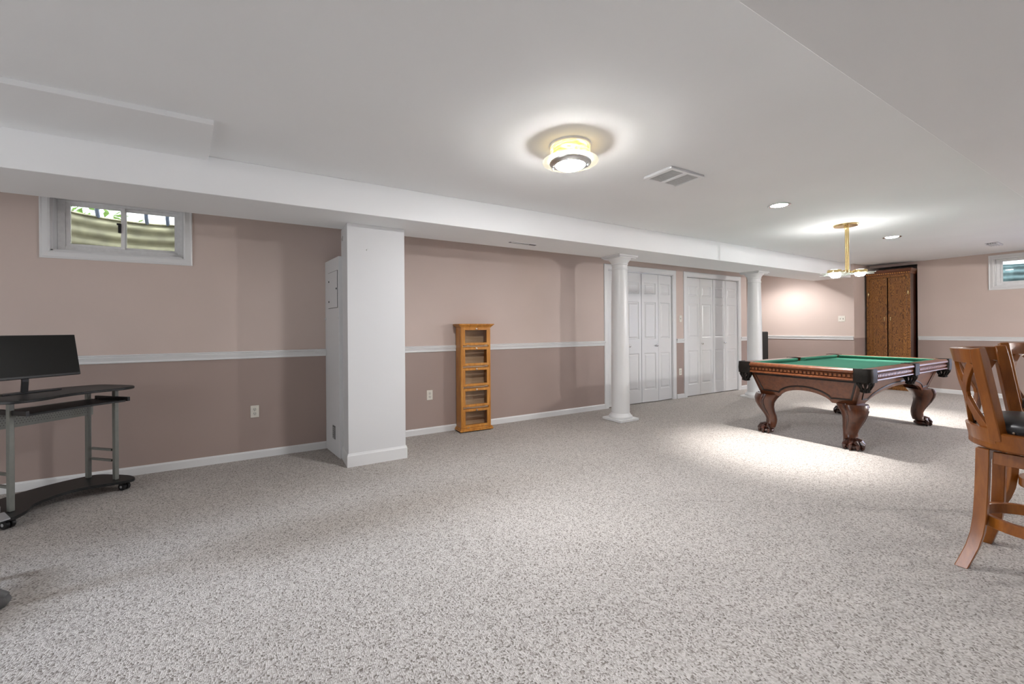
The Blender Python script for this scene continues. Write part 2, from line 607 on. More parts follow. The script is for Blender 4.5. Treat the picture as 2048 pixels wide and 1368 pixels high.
# ------------------------------------------------------------------ windows
def casing(prefix, parent, a0, a1, z0, z1, cw, top=True):
    """picture-frame casing in a local frame: x along the wall, -y into the room"""
    prof = [(0, 0), (0, .016), (.012, .020), (.022, .016), (cw - .016, .012), (cw - .008, .016), (cw, .012), (cw, 0)]   # (outward, depth)

    def rail(p, q, out):
        rings = []
        for pt, dirv in ((p, 0), (q, 1)):
            rings.append([(pt[0] + out[dirv][0] * o, -d, pt[1] + out[dirv][1] * o) for o, d in prof])
        return MB().loft(rings)
    rail((a0, z0), (a0, z1), ((-1, -1), (-1, 1))).build(prefix, 'trim_paint', parent, smooth=True, ang=20)
    rail((a1, z0), (a1, z1), ((1, -1), (1, 1))).build(prefix, 'trim_paint', parent, smooth=True, ang=20)
    rail((a0, z0), (a1, z0), ((-1, -1), (1, -1))).build(prefix, 'trim_paint', parent, smooth=True, ang=20)
    if top:
        rail((a0, z1), (a1, z1), ((-1, 1), (1, 1))).build(prefix, 'trim_paint', parent, smooth=True, ang=20)


def window(name, label, loc, rz, a0, a1, z0, z1, handle=True):
    r = sroot(name, label, loc, rz)
    casing('casing', r, a0, a1, z0, z1, .06)
    t = .012
    m = MB()
    m.box(a0, a0 + t, 0, .25, z0, z1).box(a1 - t, a1, 0, .25, z0, z1).box(a0, a1, 0, .25, z0 - .0, z0 + t).box(a0, a1, 0, .25, z1 - t, z1)
    m.build('jamb', 'trim_paint', r)
    # vinyl frame
    f = .045
    y0, y1 = .078, .15
    A0, A1, Z0, Z1 = a0 + t, a1 - t, z0 + t, z1 - t
    m = MB()
    m.box(A0, A0 + f, y0, y1, Z0, Z1).box(A1 - f, A1, y0, y1, Z0, Z1).box(A0 + f, A1 - f, y0, y1, Z0, Z0 + f).box(A0 + f, A1 - f, y0, y1, Z1 - .018, Z1)
    m.build('window_frame', 'vinyl_white', r, bevel=.003)
    cx = a0 + (a1 - a0) * .49
    for k, (s0, s1, yy) in enumerate(((A0 + f, cx + .012, .090), (cx - .012, A1 - f, .115))):
        m = MB()
        sw = .026
        m.box(s0, s0 + sw, yy, yy + .022, Z0 + f, Z1 - .018).box(s1 - sw, s1, yy, yy + .022, Z0 + f, Z1 - .018)
        m.box(s0 + sw, s1 - sw, yy, yy + .022, Z0 + f, Z0 + f + .022).box(s0 + sw, s1 - sw, yy, yy + .022, Z1 - .04, Z1 - .018)
        s = m.build('sash', 'vinyl_white', r, bevel=.002)
        MB().box(s0 + sw, s1 - sw, yy + .009, yy + .013, Z0 + f + .022, Z1 - .04).build('pane', 'glass_pane', s)
        if k == 0 and handle:
            MB().box(s1 - .042, s1 - .024, yy - .012, yy, 2.06, 2.14).box(s1 - .05, s1 - .024, yy - .016, yy - .004, 2.125, 2.14).build('latch', 'plastic_black', s)
    return r


window('window_1', 'white framed sliding basement window high on the left wall', (0, YW, 0), 0, WL[0], WL[1], WL[2], WL[3])
# far window: local x runs along -y of the room
window('window_2', 'white framed basement window on the far wall', (XF, 0, 0), -PI / 2, -WF[1], -WF[0], WF[2], WF[3], False)


def window_well(label, loc, rz, mat, rim, r0=.62, depth=.62):
    """corrugated half round steel well in front of a window; local +y is outside"""
    t = thing('window_well', label, 'window well', loc, rz)
    m = MB()
    seg, nz = 36, 40
    zb = 1.45
    rings = []
    for k in range(nz + 1):
        z = zb + (rim - zb) * k / nz
        off = .009 * math.cos(z * 2 * PI / .105)
        ring = []
        for i in range(seg + 1):
            a = PI * i / seg
            ring.append((r0 * math.cos(a) * (1 + off), (depth + off) * math.sin(a), z))
        rings.append(ring)
    m.loft(rings, cap=False, closed=False)
    o = m.build('corrugated_wall', mat, t, smooth=True, ang=80)
    md = o.modifiers.new('solid', 'SOLIDIFY')
    md.thickness = .004
    MB().tube([(r0 * math.cos(PI * i / seg), depth * math.sin(PI * i / seg), rim) for i in range(seg + 1)], .011, 8).build('rim', mat, t, smooth=True)
    MB().prism([(r0 * .98 * math.cos(PI * i / seg), .01 + depth * .98 * math.sin(PI * i / seg)) for i in range(seg + 1)], 1.42, 1.47).build('gravel_bottom', 'soil', t)
    return t


lw_ = window_well('rusty green corrugated steel well outside the left window', (-1.06, YW + .27, 0), 0, 'galvanised', 2.32)
window_well('blue grey corrugated steel well outside the far window', (XF + .27, 1.41, 0), -PI / 2, 'galvanised_blue', 2.29)
# curved bars of the well cover
for k, x in enumerate((-.52, -.34, -.17, 0.0, .17, .34, .50)):
    y0 = .62 * math.sqrt(max(0, 1 - (x / .62) ** 2))
    pts = []
    for i in range(9):
        a = i / 8
        pts.append((x + .16 * a ** 1.7, y0 * (1 - a * .8), 2.322 + .26 * math.sin(a * PI / 2)))
    MB().tube(pts, .016, 10).build('cover_bar', 'bar_blue', lw_, smooth=True)
# shrub beyond the left well
sh = thing('shrub', 'green leafy shrub outside beyond the left window well', 'shrub', (-2.1, 6.4, 2.3))
MB().tube([(0, 0, -.02), (.05, 0, .2), (-.05, .05, .6)], [.02, .015, .008]).build('stem', 'soil', sh)
m = MB()
for i in range(900):
    cx, cy, cz = random.gauss(.0, .34), random.gauss(0, .2), random.gauss(.50, .24)
    a, e = random.random() * 6.28, random.uniform(-.8, .8)
    d = Vector((math.cos(a) * math.cos(e), math.sin(a) * math.cos(e), math.sin(e)))
    s = d.cross(Vector((random.random() - .5, random.random() - .5, 1))).normalized()
    L, W = random.uniform(.04, .08), random.uniform(.015, .03)
    c = Vector((cx, cy, cz))
    m.add([c - d * L, c + s * W, c + d * L, c - s * W], [(0, 1, 2, 3)])
lo = m.build('foliage', 'leaf_green', sh)
lo['kind'] = 'stuff'


# ------------------------------------------------------------------ closets
def leaf_mesh(wd, ht):
    """bifold door leaf: local x 0..wd, front at y=0 facing -y, three raised panels"""
    m = MB()
    t = .03
    sx0, sx1 = .052, wd - .052
    P = [(.20, .80), (1.03, 1.635), (1.765, 1.95)]
    P = [(a * ht / 2.09, c * ht / 2.09) for a, c in P]
    xs = [0, sx0, sx1, wd]
    zs = [0] + [z for p in P for z in p] + [ht]
    for j in range(len(zs) - 1):
        for i in range(3):
            if i == 1 and j % 2 == 1:
                continue
            m.add([(xs[i], 0, zs[j]), (xs[i + 1], 0, zs[j]), (xs[i + 1], 0, zs[j + 1]), (xs[i], 0, zs[j + 1])], [(0, 1, 2, 3)])
    for a, c in P:
        rings = []
        for ins, d in ((0, 0), (.010, .011), (.022, .012), (.042, .002)):
            rings.append([(sx0 + ins, d, a + ins), (sx1 - ins, d, a + ins), (sx1 - ins, d, c - ins), (sx0 + ins, d, c - ins)])
        n0 = len(m.v)
        m.loft(rings, cap=False)
        m.add(rings[-1], [(0, 1, 2, 3)])
    # sides and back
    m.add([(0, 0, 0), (0, 0, ht), (0, t, ht), (0, t, 0)], [(0, 1, 2, 3)])
    m.add([(wd, 0, 0), (wd, 0, ht), (wd, t, ht), (wd, t, 0)], [(0, 1, 2, 3)])
    m.add([(0, t, 0), (wd, t, 0), (wd, t, ht), (0, t, ht)], [(0, 1, 2, 3)])
    m.add([(0, 0, ht), (wd, 0, ht), (wd, t, ht), (0, t, ht)], [(0, 1, 2, 3)])
    m.add([(0, 0, 0), (wd, 0, 0), (wd, t, 0), (0, t, 0)], [(0, 1, 2, 3)])
    return m


def knob_mesh():
    return MB().lathe([(.004, 0), (.008, -.001), (.008, -.016), (.016, -.022), (.019, -.032), (.014, -.040), (.002, -.043)], 20, axis='y')


def closet(name, label, hole, fold):
    x0, x1, _, zt = hole
    r = sroot(name, label, (x0, YW, 0))
    W = x1 - x0
    # casing (three sides)
    prof = [(0, 0), (0, .010), (.010, .015), (.062, .018), (.075, .016), (.083, .010), (.083, 0)]

    def rail(p, q, o1, o2):
        return MB().loft([[(p[0] + o1[0] * o, -d, p[1] + o1[1] * o) for o, d in prof], [(q[0] + o2[0] * o, -d, q[1] + o2[1] * o) for o, d in prof]])
    rail((0, 0), (0, zt), (-1, 0), (-1, 1)).build('casing', 'trim_paint', r, smooth=True, ang=20)
    rail((W, 0), (W, zt), (1, 0), (1, 1)).build('casing', 'trim_paint', r, smooth=True, ang=20)
    rail((0, zt), (W, zt), (-1, 1), (1, 1)).build('casing', 'trim_paint', r, smooth=True, ang=20)
    MB().box(0, .008, 0, .24, 0, zt).box(W - .008, W, 0, .24, 0, zt).box(0, W, 0, .24, zt - .008, zt).build('jamb', 'trim_paint', r)
    MB().box(.008, W - .008, .03, .055, zt - .03, zt - .009).build('track', 'nickel', r)
    lw = (W - .016 - .020) / 4
    ht = zt - .012 - .022
    for k in range(4):
        xx = .010 + k * lw + (.004 if k >= 2 else 0) + (k * .003)
        g = leaf_mesh(lw - .003, ht)
        o = g.build('door_leaf', 'door_paint', r, (xx, .012, .012), smooth=True, ang=20)
        if fold and k >= 2:
            a = math.atan2(.028, lw)
            if k == 2:
                o.rotation_euler = (0, 0, -a)
            else:
                o.rotation_euler = (0, 0, a)
                o.location = (xx, .012 - .027, .012)
        if k in (1, 2):
            kx = .07 if k == 1 else lw - .055
            if not fold:
                kx = .035 if k == 1 else lw - .05
            kb = knob_mesh().build('knob', 'chrome', o, (kx, 0, .918), smooth=True)
    return r


closet('door_1', 'white bifold closet doors behind the nearer round column', C1, True)
closet('door_2', 'white bifold closet doors between the two round columns', C2, False)

# ------------------------------------------------------------------ pillar and electrical enclosure
pr = sroot('pillar', 'square white boxed pillar carrying the beam', (.606, 3.885, 0))
MB().box(0, .513, 0, .335, 0, ZB).build('shaft', 'pillar_paint', pr, bevel=.003)
m = MB()
prof = [(0, 0), (.012, 0), (.012, .098), (.007, .108), (.005, .118), (0, .118)]
rings = []
for d, z in prof:
    rings.append([(-d, -d, z), (.513 + d, -d, z), (.513 + d, .335, z), (-d, .335, z)])
m.loft(rings, cap=False)
m.build('baseboard', 'trim_paint', pr, smooth=True, ang=20)
MB().lathe([(.001, 0), (.006, -.0005), (.006, -.004), (.001, -.006)], 12, axis='y').build('nail_hook', 'nickel', pr, (.17, 0, 1.945))
MB().box(-.004, 0, .215, .25, 2.055, 2.095).box(-.012, -.004, .225, .24, 2.06, 2.07).build('door_bumper', 'nickel', pr)

ep = thing('electrical_enclosure', 'white painted breaker panel enclosure on the side of the square pillar', 'breaker panel', (.51, YW, 0))
ea = math.atan2(-.47, .065)     # direction of the visible face
MB().prism([(0, -.002), (.065, -.47), (.2, -.47), (.58, -.42), (.58, -.002)], 0.002, 1.918).build('body', 'pillar_paint', ep, bevel=.002)
# parts on the slanted face: local frame x along face (from wall outwards), -y outward of face
er = bpy.data.objects.new


def on_face(mb, name, mat, **kw):
    o = mb.build(name, mat, ep, **kw)
    o.rotation_euler = (0, 0, ea)
    return o


# local x = along the face, local -y = outward (towards -x room side)
on_face(MB().box(.125, .128, -.003, .002, 1.433, 1.79).box(.436, .439, -.003, .002, 1.433, 1.79).box(.125, .439, -.003, .002, 1.433, 1.436).box(.125, .439, -.003, .002, 1.787, 1.79), 'door_gap', 'panel_gap_black')
pd = on_face(MB().box(.129, .435, -.006, .002, 1.437, 1.786), 'panel_door', 'pillar_paint', bevel=.001)
for z in (1.50, 1.70):
    MB().lathe([(.001, -.004), (.009, -.006), (.009, -.010), (.001, -.013)], 12, axis='y').build('hinge_button', 'panel_gap_black', pd, (.165, 0, z))
MB().lathe([(.001, -.004), (.009, -.006), (.009, -.010), (.001, -.013)], 12, axis='y').build('latch', 'panel_gap_black', pd, (.42, 0, 1.615))
vn = on_face(MB().box(.25, .33, -.004, .002, .157, .285), 'vent', 'vent_grey')
for k in range(6):
    MB().box(.256, .324, -.009, -.004, .166 + k * .019, .174 + k * .019).build('louvre', 'register_dark', vn)
for z in (1.335,):
    on_face(MB().lathe([(.001, 0), (.014, -.002), (.014, -.008), (.003, -.012)], 14, axis='y', c=(.02, 0, z)), 'catch', 'trim_paint')
    on_face(MB().lathe([(.001, 0), (.010, -.002), (.010, -.006), (.003, -.009)], 14, axis='y', c=(.45, 0, z)), 'catch', 'trim_paint')

# ------------------------------------------------------------------ round columns
def column(label, loc):
    t = thing('column', label, 'column', loc, 0, 'round white columns under the beam')
    MB().box(-.168, .168, -.168, .168, 0.001, .032).build('plinth', 'trim_paint', t, bevel=.003)
    MB().lathe([(.150, .032), (.155, .045), (.150, .062), (.138, .070), (.130, .082), (.120, .098)], 40, cap=False).build('base_moulding', 'trim_paint', t, smooth=True, ang=50)
    MB().lathe([(.119, .06), (.1185, .3), (.117, .7), (.112, 1.3), (.104, 1.8), (.099, 2.03), (.098, 2.12)], 40).build('shaft', 'trim_paint', t, smooth=True, ang=60)
    c = MB().lathe([(.098, 1.985), (.106, 1.99), (.106, 2.003), (.100, 2.008), (.100, 2.05), (.108, 2.056), (.108, 2.066), (.104, 2.07), (.118, 2.095), (.135, 2.115), (.146, 2.128), (.146, 2.135)], 40, cap=False)
    c.build('capital', 'trim_paint', t, smooth=True, ang=30)
    MB().box(-.150, .150, -.150, .150, 2.135, 2.150).box(-.168, .168, -.168, .168, 2.150, ZB - .0005).build('abacus', 'trim_paint', t, bevel=.002)
    return t


col = column('round white column nearest the narrow glass cabinet', (4.035, 3.985, 0))
dup(col, (7.275, 4.005, 0), 0, 'round white column rising behind the left end of the pool table')


# ------------------------------------------------------------------ wall plates
def outlet(label, loc, rz, group):
    t = thing('wall_outlet', label, 'outlet', loc, rz, group)
    MB().box(-.035, .035, -.006, 0, -.0575, .0575).build('cover_plate', 'plate_ivory', t, bevel=.0025)
    for z in (-.020, .020):
        s = MB().lathe([(.0165, -.005), (.0165, -.0085), (.001, -.0086)], 20, axis='y', c=(0, 0, z)).build('socket', 'outlet_ivory', t)
        m = MB()
        m.box(-.008, -.0055, -.0094, -.0084, z - .001, z + .009).box(.0055, .008, -.0094, -.0084, z, z + .008).box(-.0025, .0025, -.0094, -.0084, z - .0115, z - .006)
        m.build('slots', 'slot_dark', s)
    MB().lathe([(.003, -.006), (.003, -.0075), (.0005, -.008)], 10, axis='y').build('screw', 'nickel', t)
    return t


G = 'ivory wall plates'
o1 = outlet('ivory duplex outlet low on the wall left of the square pillar', (-.115, YW, .447), 0, G)
dup(o1, (1.622, YW, .45), 0, 'ivory duplex outlet low beside the narrow glass cabinet')
dup(o1, (6.125, YW, .455), 0, 'ivory duplex outlet low between the two closets')


def switch(label, loc, rz, n):
    t = thing('light_switch', label, 'light switch', loc, rz, G)
    hw = .035 if n == 1 else .0575
    MB().box(-hw, hw, -.006, 0, -.0575, .0575).build('cover_plate', 'plate_ivory', t, bevel=.0025)
    for k in range(n):
        x = 0 if n == 1 else (-.023 + .046 * k)
        MB().box(x - .005, x + .005, -.0075, -.004, -.012, .012).build('slot', 'slot_dark', t)
        MB().box(x - .004, x + .004, -.016, -.006, -.001, .009).build('toggle', 'plate_ivory', t, bevel=.001)
        for z in (-.03, .03):
            MB().lathe([(.003, -.006), (.003, -.0075), (.0005, -.008)], 8, axis='y', c=(x, 0, z)).build('screw', 'nickel', t)
    return t


switch('single ivory light switch between the two closets', (6.14, YW, 1.372), 0, 1)
switch('double ivory light switch on the stub wall left of the armoire', (XS, 3.69, 1.372), -PI / 2, 2)

# ------------------------------------------------------------------ ceiling fixtures
LA = (1.733, 2.150, ZC)
t = thing('ceiling_lamp', 'round flush ceiling lamp with cream glass collar and clear rim', 'ceiling lamp', LA)
MB().lathe([(.001, 0), (.137, 0), (.137, -.012), (.130, -.016)], 48).build('ceiling_plate', 'vinyl_white', t, smooth=True)
MB().lathe([(.131, -.014), (.131, -.092), (.127, -.092), (.127, -.014)], 48, cap=False).build('glass_collar', 'alabaster', t, smooth=True)
MB().lathe([(.118, -.094), (.178, -.104), (.184, -.109), (.183, -.114), (.176, -.112), (.118, -.106)], 64, cap=False).build('rim_glass', 'glass_frosted', t, smooth=True)
MB().lathe([(.096, -.116), (.134, -.112), (.138, -.118), (.136, -.124), (.118, -.131), (.100, -.137), (.096, -.134)], 64, cap=False).build('metal_ring', 'nickel', t, smooth=True)
MB().lathe([(.098, -.130), (.094, -.140), (.076, -.150), (.045, -.156), (.001, -.158)], 36, cap=False).build('bowl', 'glow_white', t, smooth=True)
for a in (2.3, 5.4):
    MB().lathe([(.006, -.13), (.006, -.15), (.001, -.153)], 10, c=(.119 * math.cos(a), .119 * math.sin(a), 0)).build('finial', 'chrome', t, smooth=True)

RL = [((4.408, 2.175, ZC), 'recessed ceiling downlight nearest the ceiling vent'), ((7.34, 2.185, ZC), 'recessed ceiling downlight beyond the brass pendant'),
      ((8.95, 4.56, ZC), 'recessed ceiling downlight hidden behind the beam')]
for i, (p, lb) in enumerate(RL):
    t = thing('downlight', lb, 'downlight', p, 0, 'recessed downlights')
    MB().lathe([(.098, 0), (.100, -.004), (.092, -.007), (.076, -.004), (.074, 0)], 40, cap=False).build('trim_ring', 'chrome', t, smooth=True)
    MB().lathe([(.001, -.010), (.045, -.009), (.064, -.005), (.072, -.001)], 32, cap=False).build('lens', 'glow_recessed', t, smooth=True)
spot('downlight_beam_near', (4.408, 2.175, ZC - .015), 480, 58, 1.0, (1.0, 0.98, 0.97))
spot('downlight_beam_far', (7.34, 2.185, ZC - .015), 480, 58, 1.0, (1.0, 0.98, 0.97))
spot('downlight_beam_alcove', (8.95, 4.56, ZC - .015), 110, 150, 0.6, (1.0, 0.98, 0.97))

# ceiling fan grille
t = thing('ceiling_vent', 'square white exhaust grille in the ceiling past the round lamp', 'vent', (2.81, 2.175, ZC))
m = MB()
m.box(-.2, .2, -.135, .135, -.008, 0)
m.build('housing', 'ceiling_paint', t, bevel=.004)
m = MB()
m.box(-.2, -.165, -.135, .135, -.020, -.008).box(.165, .2, -.135, .135, -.020, -.008).box(-.165, .165, -.135, -.110, -.020, -.008).box(-.165, .165, .110, .135, -.020, -.008).box(-.018, .018, -.110, .110, -.020, -.008)
m.build('frame', 'ceiling_paint', t, bevel=.003)
for s in (-1, 1):
    for k in range(9):
        x = s * (.030 + k * .0155)
        MB().box(x - .004, x + .004, -.110, .110, -.016, -.009).build('slat', 'grille_grey', t)
# register near the far wall
t = thing('ceiling_register', 'small white metal air register in the ceiling near the far window', 'vent', (9.32, 1.61, ZC))
MB().box(-.16, .16, -.065, .065, -.004, 0).build('flange', 'register_dark', t)
for k in range(5):
    MB().box(-.15, .15, -.052 + k * .024, -.046 + k * .024, -.024, -.004).build('louvre', 'vinyl_white', t)
MB().box(-.155, .155, -.06, -.052, -.026, -.004).box(-.155, .155, .052, .06, -.026, -.004).build('lip', 'vinyl_white', t)
# slim register under the beam
t = thing('slot_register', 'slim white slot register on the underside of the beam', 'vent', (2.455, 3.89, ZB))
MB().box(-.172, .172, -.022, .022, -.004, 0).build('flange', 'ceiling_paint', t)
MB().box(-.168, .168, -.020, -.016, -.007, -.004).box(-.168, .168, .016, .020, -.007, -.004).box(-.172, -.160, -.02, .02, -.008, -.004).build('channel', 'vent_grey', t)
for k in range(5):
    MB().box(.09 + k * .017, .098 + k * .017, -.018, .018, -.009, -.004).build('fin', 'vent_grey', t)

# ------------------------------------------------------------------ brass pendant over the table
PX, PY = 5.955, 2.195
t = thing('pendant_lamp', 'brass pendant lamp with glass discs above the pool table', 'pendant lamp', (PX, PY, ZC))
MB().lathe([(.001, 0), (.122, 0), (.122, -.010), (.115, -.020), (.02, -.026), (.001, -.026)], 40).build('canopy', 'brass', t, smooth=True)
MB().lathe([(.018, -.02), (.018, -.05), (.011, -.055), (.011, -.57)], 16).build('rod', 'brass', t, smooth=True)
MB().lathe([(.015, -.02), (.015, -.56)], 12, c=(.012, -.012, 0)).build('rod_tube', 'brass', t, smooth=True)
MB().lathe([(.001, -.545), (.04, -.548), (.04, -.575), (.001, -.58)], 24).build('hub', 'brass', t, smooth=True)
for k, (dx, dy, dz) in enumerate(((-.115, .075, -.565), (.125, -.09, -.565), (.06, .13, -.565))):
    L = math.hypot(dx, dy)
    MB().tube([(0, 0, -.562), (dx, dy, dz - .002)], .008, 8).build('arm', 'brass', t, smooth=True)
    MB().lathe([(.001, .024), (.066, .024), (.070, .018), (.070, -.008), (.074, -.012)], 32, c=(dx, dy, dz)).build('brass_cup', 'brass', t, smooth=True)
    MB().lathe([(.001, .0262), (.052, .0260), (.060, .0245)], 20, c=(dx, dy, dz), cap=False).build('added_uplight', 'glow_uplight', t, smooth=True)  # glowing disc added on the cup to brighten the ceiling above
    for q in range(6):
        a0 = q * PI / 3 + k * .4
        pts = []
        for a, rr in ((-.42, .055), (.42, .055), (.36, .128), (0, .158), (-.36, .128)):
            pts.append((dx + rr * math.cos(a0 + a), dy + rr * math.sin(a0 + a)))
        n = len(pts)
        z0 = dz - .014 - (.006 if q % 2 else 0)
        pg = MB().prism(pts, z0 - .004, z0)
        pg.build('petal', 'glass_petal', t)
    MB().lathe([(.054, -.012), (.052, -.028), (.042, -.046), (.025, -.052), (.001, -.053)], 24, c=(dx, dy, dz), cap=False).build('bowl', 'glow_pendant', t, smooth=True)
# globe lamp over the bar, outside the frame
t = thing('bar_globe_lamp', 'globe lamp hanging over the bar outside the right edge', 'pendant lamp', (7.3, -2.0, ZB))
MB().tube([(0, 0, 0), (0, 0, -.14)], .006, 8).build('cord', 'plastic_black', t)
MB().ball((0, 0, -.2), .06).build('globe', 'glow_bar', t, smooth=True)

# ------------------------------------------------------------------ narrow glass-door cabinet
bx = thing('glass_cabinet', 'narrow golden wood cabinet with five glass doors against the wall', 'cabinet', (2.135, 4.452, 0), math.radians(-2.5))
hw, dp, ht = .192, .165, 1.235
m = MB()
m.box(-hw, -hw + .016, 0, dp, .05, ht).box(hw - .016, hw, 0, dp, .05, ht)
m.build('side_panel', 'wood_golden', bx, bevel=.003)
MB().box(-hw + .016, hw - .016, dp - .008, dp, .05, ht).build('back_panel', 'wood_golden_inside', bx)
ZD = [(.053, .270), (.296, .513), (.540, .757), (.783, 1.002), (1.027, 1.236)]
for z0, z1 in ZD:
    MB().box(-hw + .016, hw - .016, .012, dp - .008, z0 - .020, z0 - .004).build('shelf', 'wood_golden_inside', bx, bevel=.001)
# rounded front stiles
for s in (-1, 1):
    MB().lathe([(.017, .05), (.017, ht)], 18, c=(s * (hw - .014), .012, 0)).build('front_post', 'wood_golden', bx, smooth=True)
MB().box(-hw + .016, hw - .016, 0, dp - .008, ht - .002, ht + .006).build('top_board', 'wood_golden', bx)
m = MB()
for k, (z0, z1, e) in enumerate(((.012, .03, .022), (.03, .045, .014), (.045, .052, .006))):
    m.box(-hw - e, hw + e, -e - .004, dp, z0, z1)
m.build('base_moulding', 'wood_golden', bx, bevel=.004)
m = MB()
for s in (-1, 1):
    m.box(s * hw - .02 if s > 0 else -hw, s * hw if s > 0 else -hw + .02, 0, .04, 0, .013)
    m.box(s * hw - .02 if s > 0 else -hw, s * hw if s > 0 else -hw + .02, dp - .05, dp - .01, 0, .013)
m.build('feet', 'wood_golden', bx)
rings = []
for e, z in ((.002, 1.236), (.006, 1.246), (.012, 1.250), (.026, 1.266), (.034, 1.270), (.034, 1.282)):
    rings.append([(-hw - e, -e - .004, z), (hw + e, -e - .004, z), (hw + e, dp, z), (-hw - e, dp, z)])
MB().loft(rings).build('cornice', 'wood_golden', bx, smooth=True, ang=20)
for z0, z1 in ZD:
    x0, x1, f = -hw + .022, hw - .022, .030
    y0, y1 = -.006, .012
    m = MB()
    m.box(x0, x0 + f, y0, y1, z0, z1).box(x1 - f, x1, y0, y1, z0, z1).box(x0 + f, x1 - f, y0, y1, z0, z0 + f).box(x0 + f, x1 - f, y0, y1, z1 - f, z1)
    d = m.build('door', 'wood_golden', bx, bevel=.0025)
    MB().box(x0 + f - .003, x1 - f + .003, .004, .007, z0 + f - .003, z1 - f + .003).build('glass', 'glass_smoked', d)
    MB().lathe([(.004, -.006), (.004, -.014), (.011, -.018), (.011, -.024), (.001, -.028)], 16, axis='y', c=(0.0, 0, z1 - .014)).build('knob', 'brass_nail', d, smooth=True)
    for xx in (x0 + .05, x1 - .06):
        MB().box(xx, xx + .028, -.010, -.004, z0 - .004, z0 + .003).build('hinge', 'brass_nail', d)

# ------------------------------------------------------------------ oak armoire in the niche
ax, ay0, ay1 = 10.275, 2.805, 3.455
ar = thing('armoire', 'tall dark oak armoire with two doors standing in the wall niche', 'armoire', (ax, (ay0 + ay1) / 2, 0), -PI / 2)
# local: x along -y of room ; -y toward the room
hw = (ay1 - ay0) / 2
MB().box(-hw, -hw + .03, .02, .60, 0, 2.21).box(hw - .03, hw, .02, .60, 0, 2.21).build('side_panel', 'wood_mahogany_dark', ar)
MB().box(-hw + .03, hw - .03, .58, .60, 0, 2.21).build('back_panel', 'wood_mahogany_dark', ar)
m = MB()
m.box(-hw, -hw + .045, 0, .02, 0, 2.21).box(hw - .045, hw, 0, .02, 0, 2.21).box(-hw + .045, hw - .045, 0, .02, 2.15, 2.21).box(-hw + .045, hw - .045, 0, .02, 0, .08)
m.build('face_frame', 'wood_oak', ar, bevel=.002)
for s in (-1, 1):
    x0, x1 = (-hw + .047, -.009) if s < 0 else (.009, hw - .047)
    z0, z1 = .09, 2.145
    d = MB()
    f = .055
    d.box(x0, x0 + f, -.012, .012, z0, z1).box(x1 - f, x1, -.012, .012, z0, z1).box(x0 + f, x1 - f, -.012, .012, z0, z0 + .07).box(x0 + f, x1 - f, -.012, .012, z1 - .07, z1)
    dr = d.build('door', 'wood_oak', ar, bevel=.003)
    MB().box(x0 + f, x1 - f, -.006, .008, z0 + .07, z1 - .07).build('door_panel', 'wood_oak', dr)
    kx = x1 - .035 if s < 0 else x0 + .035
    MB().lathe([(.001, -.012), (.009, -.013), (.009, -.018), (.001, -.02)], 12, axis='y', c=(kx, 0, 1.38)).box(kx - .004, kx + .004, -.018, -.012, 1.325, 1.37).build('escutcheon', 'brass', dr, smooth=True)
    hx = -hw + .030 if s < 0 else hw - .030
    MB().ball((hx, -.004, 1.845), .012, .01, .042).build('hinge', 'brass', dr, smooth=True)
    MB().ball((hx, -.004, .45), .012, .01, .042).build('hinge', 'brass', dr, smooth=True)
rings = []
for e, z in ((.0, 2.20), (.006, 2.212), (.008, 2.238), (.016, 2.252), (.026, 2.278), (.028, 2.300)):
    rings.append([(-hw - e, -e - .01, z), (hw + e, -e - .01, z), (hw + e, .6, z), (-hw - e, .6, z)])
cr = MB().loft(rings).build('cornice', 'wood_mahogany', ar, smooth=True, ang=20)
for k in range(20):
    x = -hw + .012 + k * (2 * hw - .024) / 19
    MB().box(x - .010, x + .010, -.028, -.012, 2.216, 2.236).build('dentil', 'wood_golden', cr, bevel=.002)

# ------------------------------------------------------------------ pool table
TX, TY = 5.95, 2.20
HL, HW, TH = 1.18, .625, .815
pt = thing('pool_table', 'carved mahogany pool table with green felt and claw feet', 'pool table', (TX, TY, 0))
PK = .115    # pocket size at the corners
RW = .105    # width of the wooden rail


def rail_prof():
    # (inward, z) from the outer lower edge round to the top inner edge
    return [(.050, .700), (.012, .700), (.004, .706), (.006, .716), (.018, .722), (.024, .730), (.024, .762), (.016, .770), (.004, .776), (.000, .786), (.002, .800), (.010, .810), (.024, .8155), (RW, .812), (RW, .775), (.050, .755)]


def rail(p, q, inn, nm):
    pr = rail_prof()
    rings = [[(e[0] + inn[0] * d, e[1] + inn[1] * d, z) for d, z in pr] for e in (p, q)]
    o = MB().loft(rings).build('rail', 'wood_mahogany', pt, smooth=True, ang=22)
    # dentil moulding along the recessed band
    L = math.hypot(q[0] - p[0], q[1] - p[1])
    n = int(L / .037)
    me = None
    tx, ty = (q[0] - p[0]) / L, (q[1] - p[1]) / L
    for k in range(n):
        s = (k + .5) * L / n
        cx, cy = p[0] + tx * s + inn[0] * .018, p[1] + ty * s + inn[1] * .018
        if me is None:
            d = MB().box(-.0115, .0115, -.008, .008, .734, .758).build('dentil', 'wood_dentil', o, bevel=.002)
            me = d.data
        else:
            d = bpy.data.objects.new('dentil', me)
            COL.objects.link(d)
            d.parent = o
        d.location = (cx, cy, 0)
        d.rotation_euler = (0, 0, math.atan2(ty, tx))
    return o


SP = .055
rail((-HL, -HW + PK), (-HL, HW - PK), (1, 0), 'near')
rail((HL, -HW + PK), (HL, HW - PK), (-1, 0), 'far')
for sy in (-1, 1):
    rail((-HL + PK, sy * HW), (-SP, sy * HW), (0, -sy), 'a')
    rail((SP, sy * HW), (HL - PK, sy * HW), (0, -sy), 'b')
# bed
MB().box(-HL + .09, HL - .09, -HW + .09, HW - .09, .745, .772).build('bed_cloth', 'felt_green', pt)


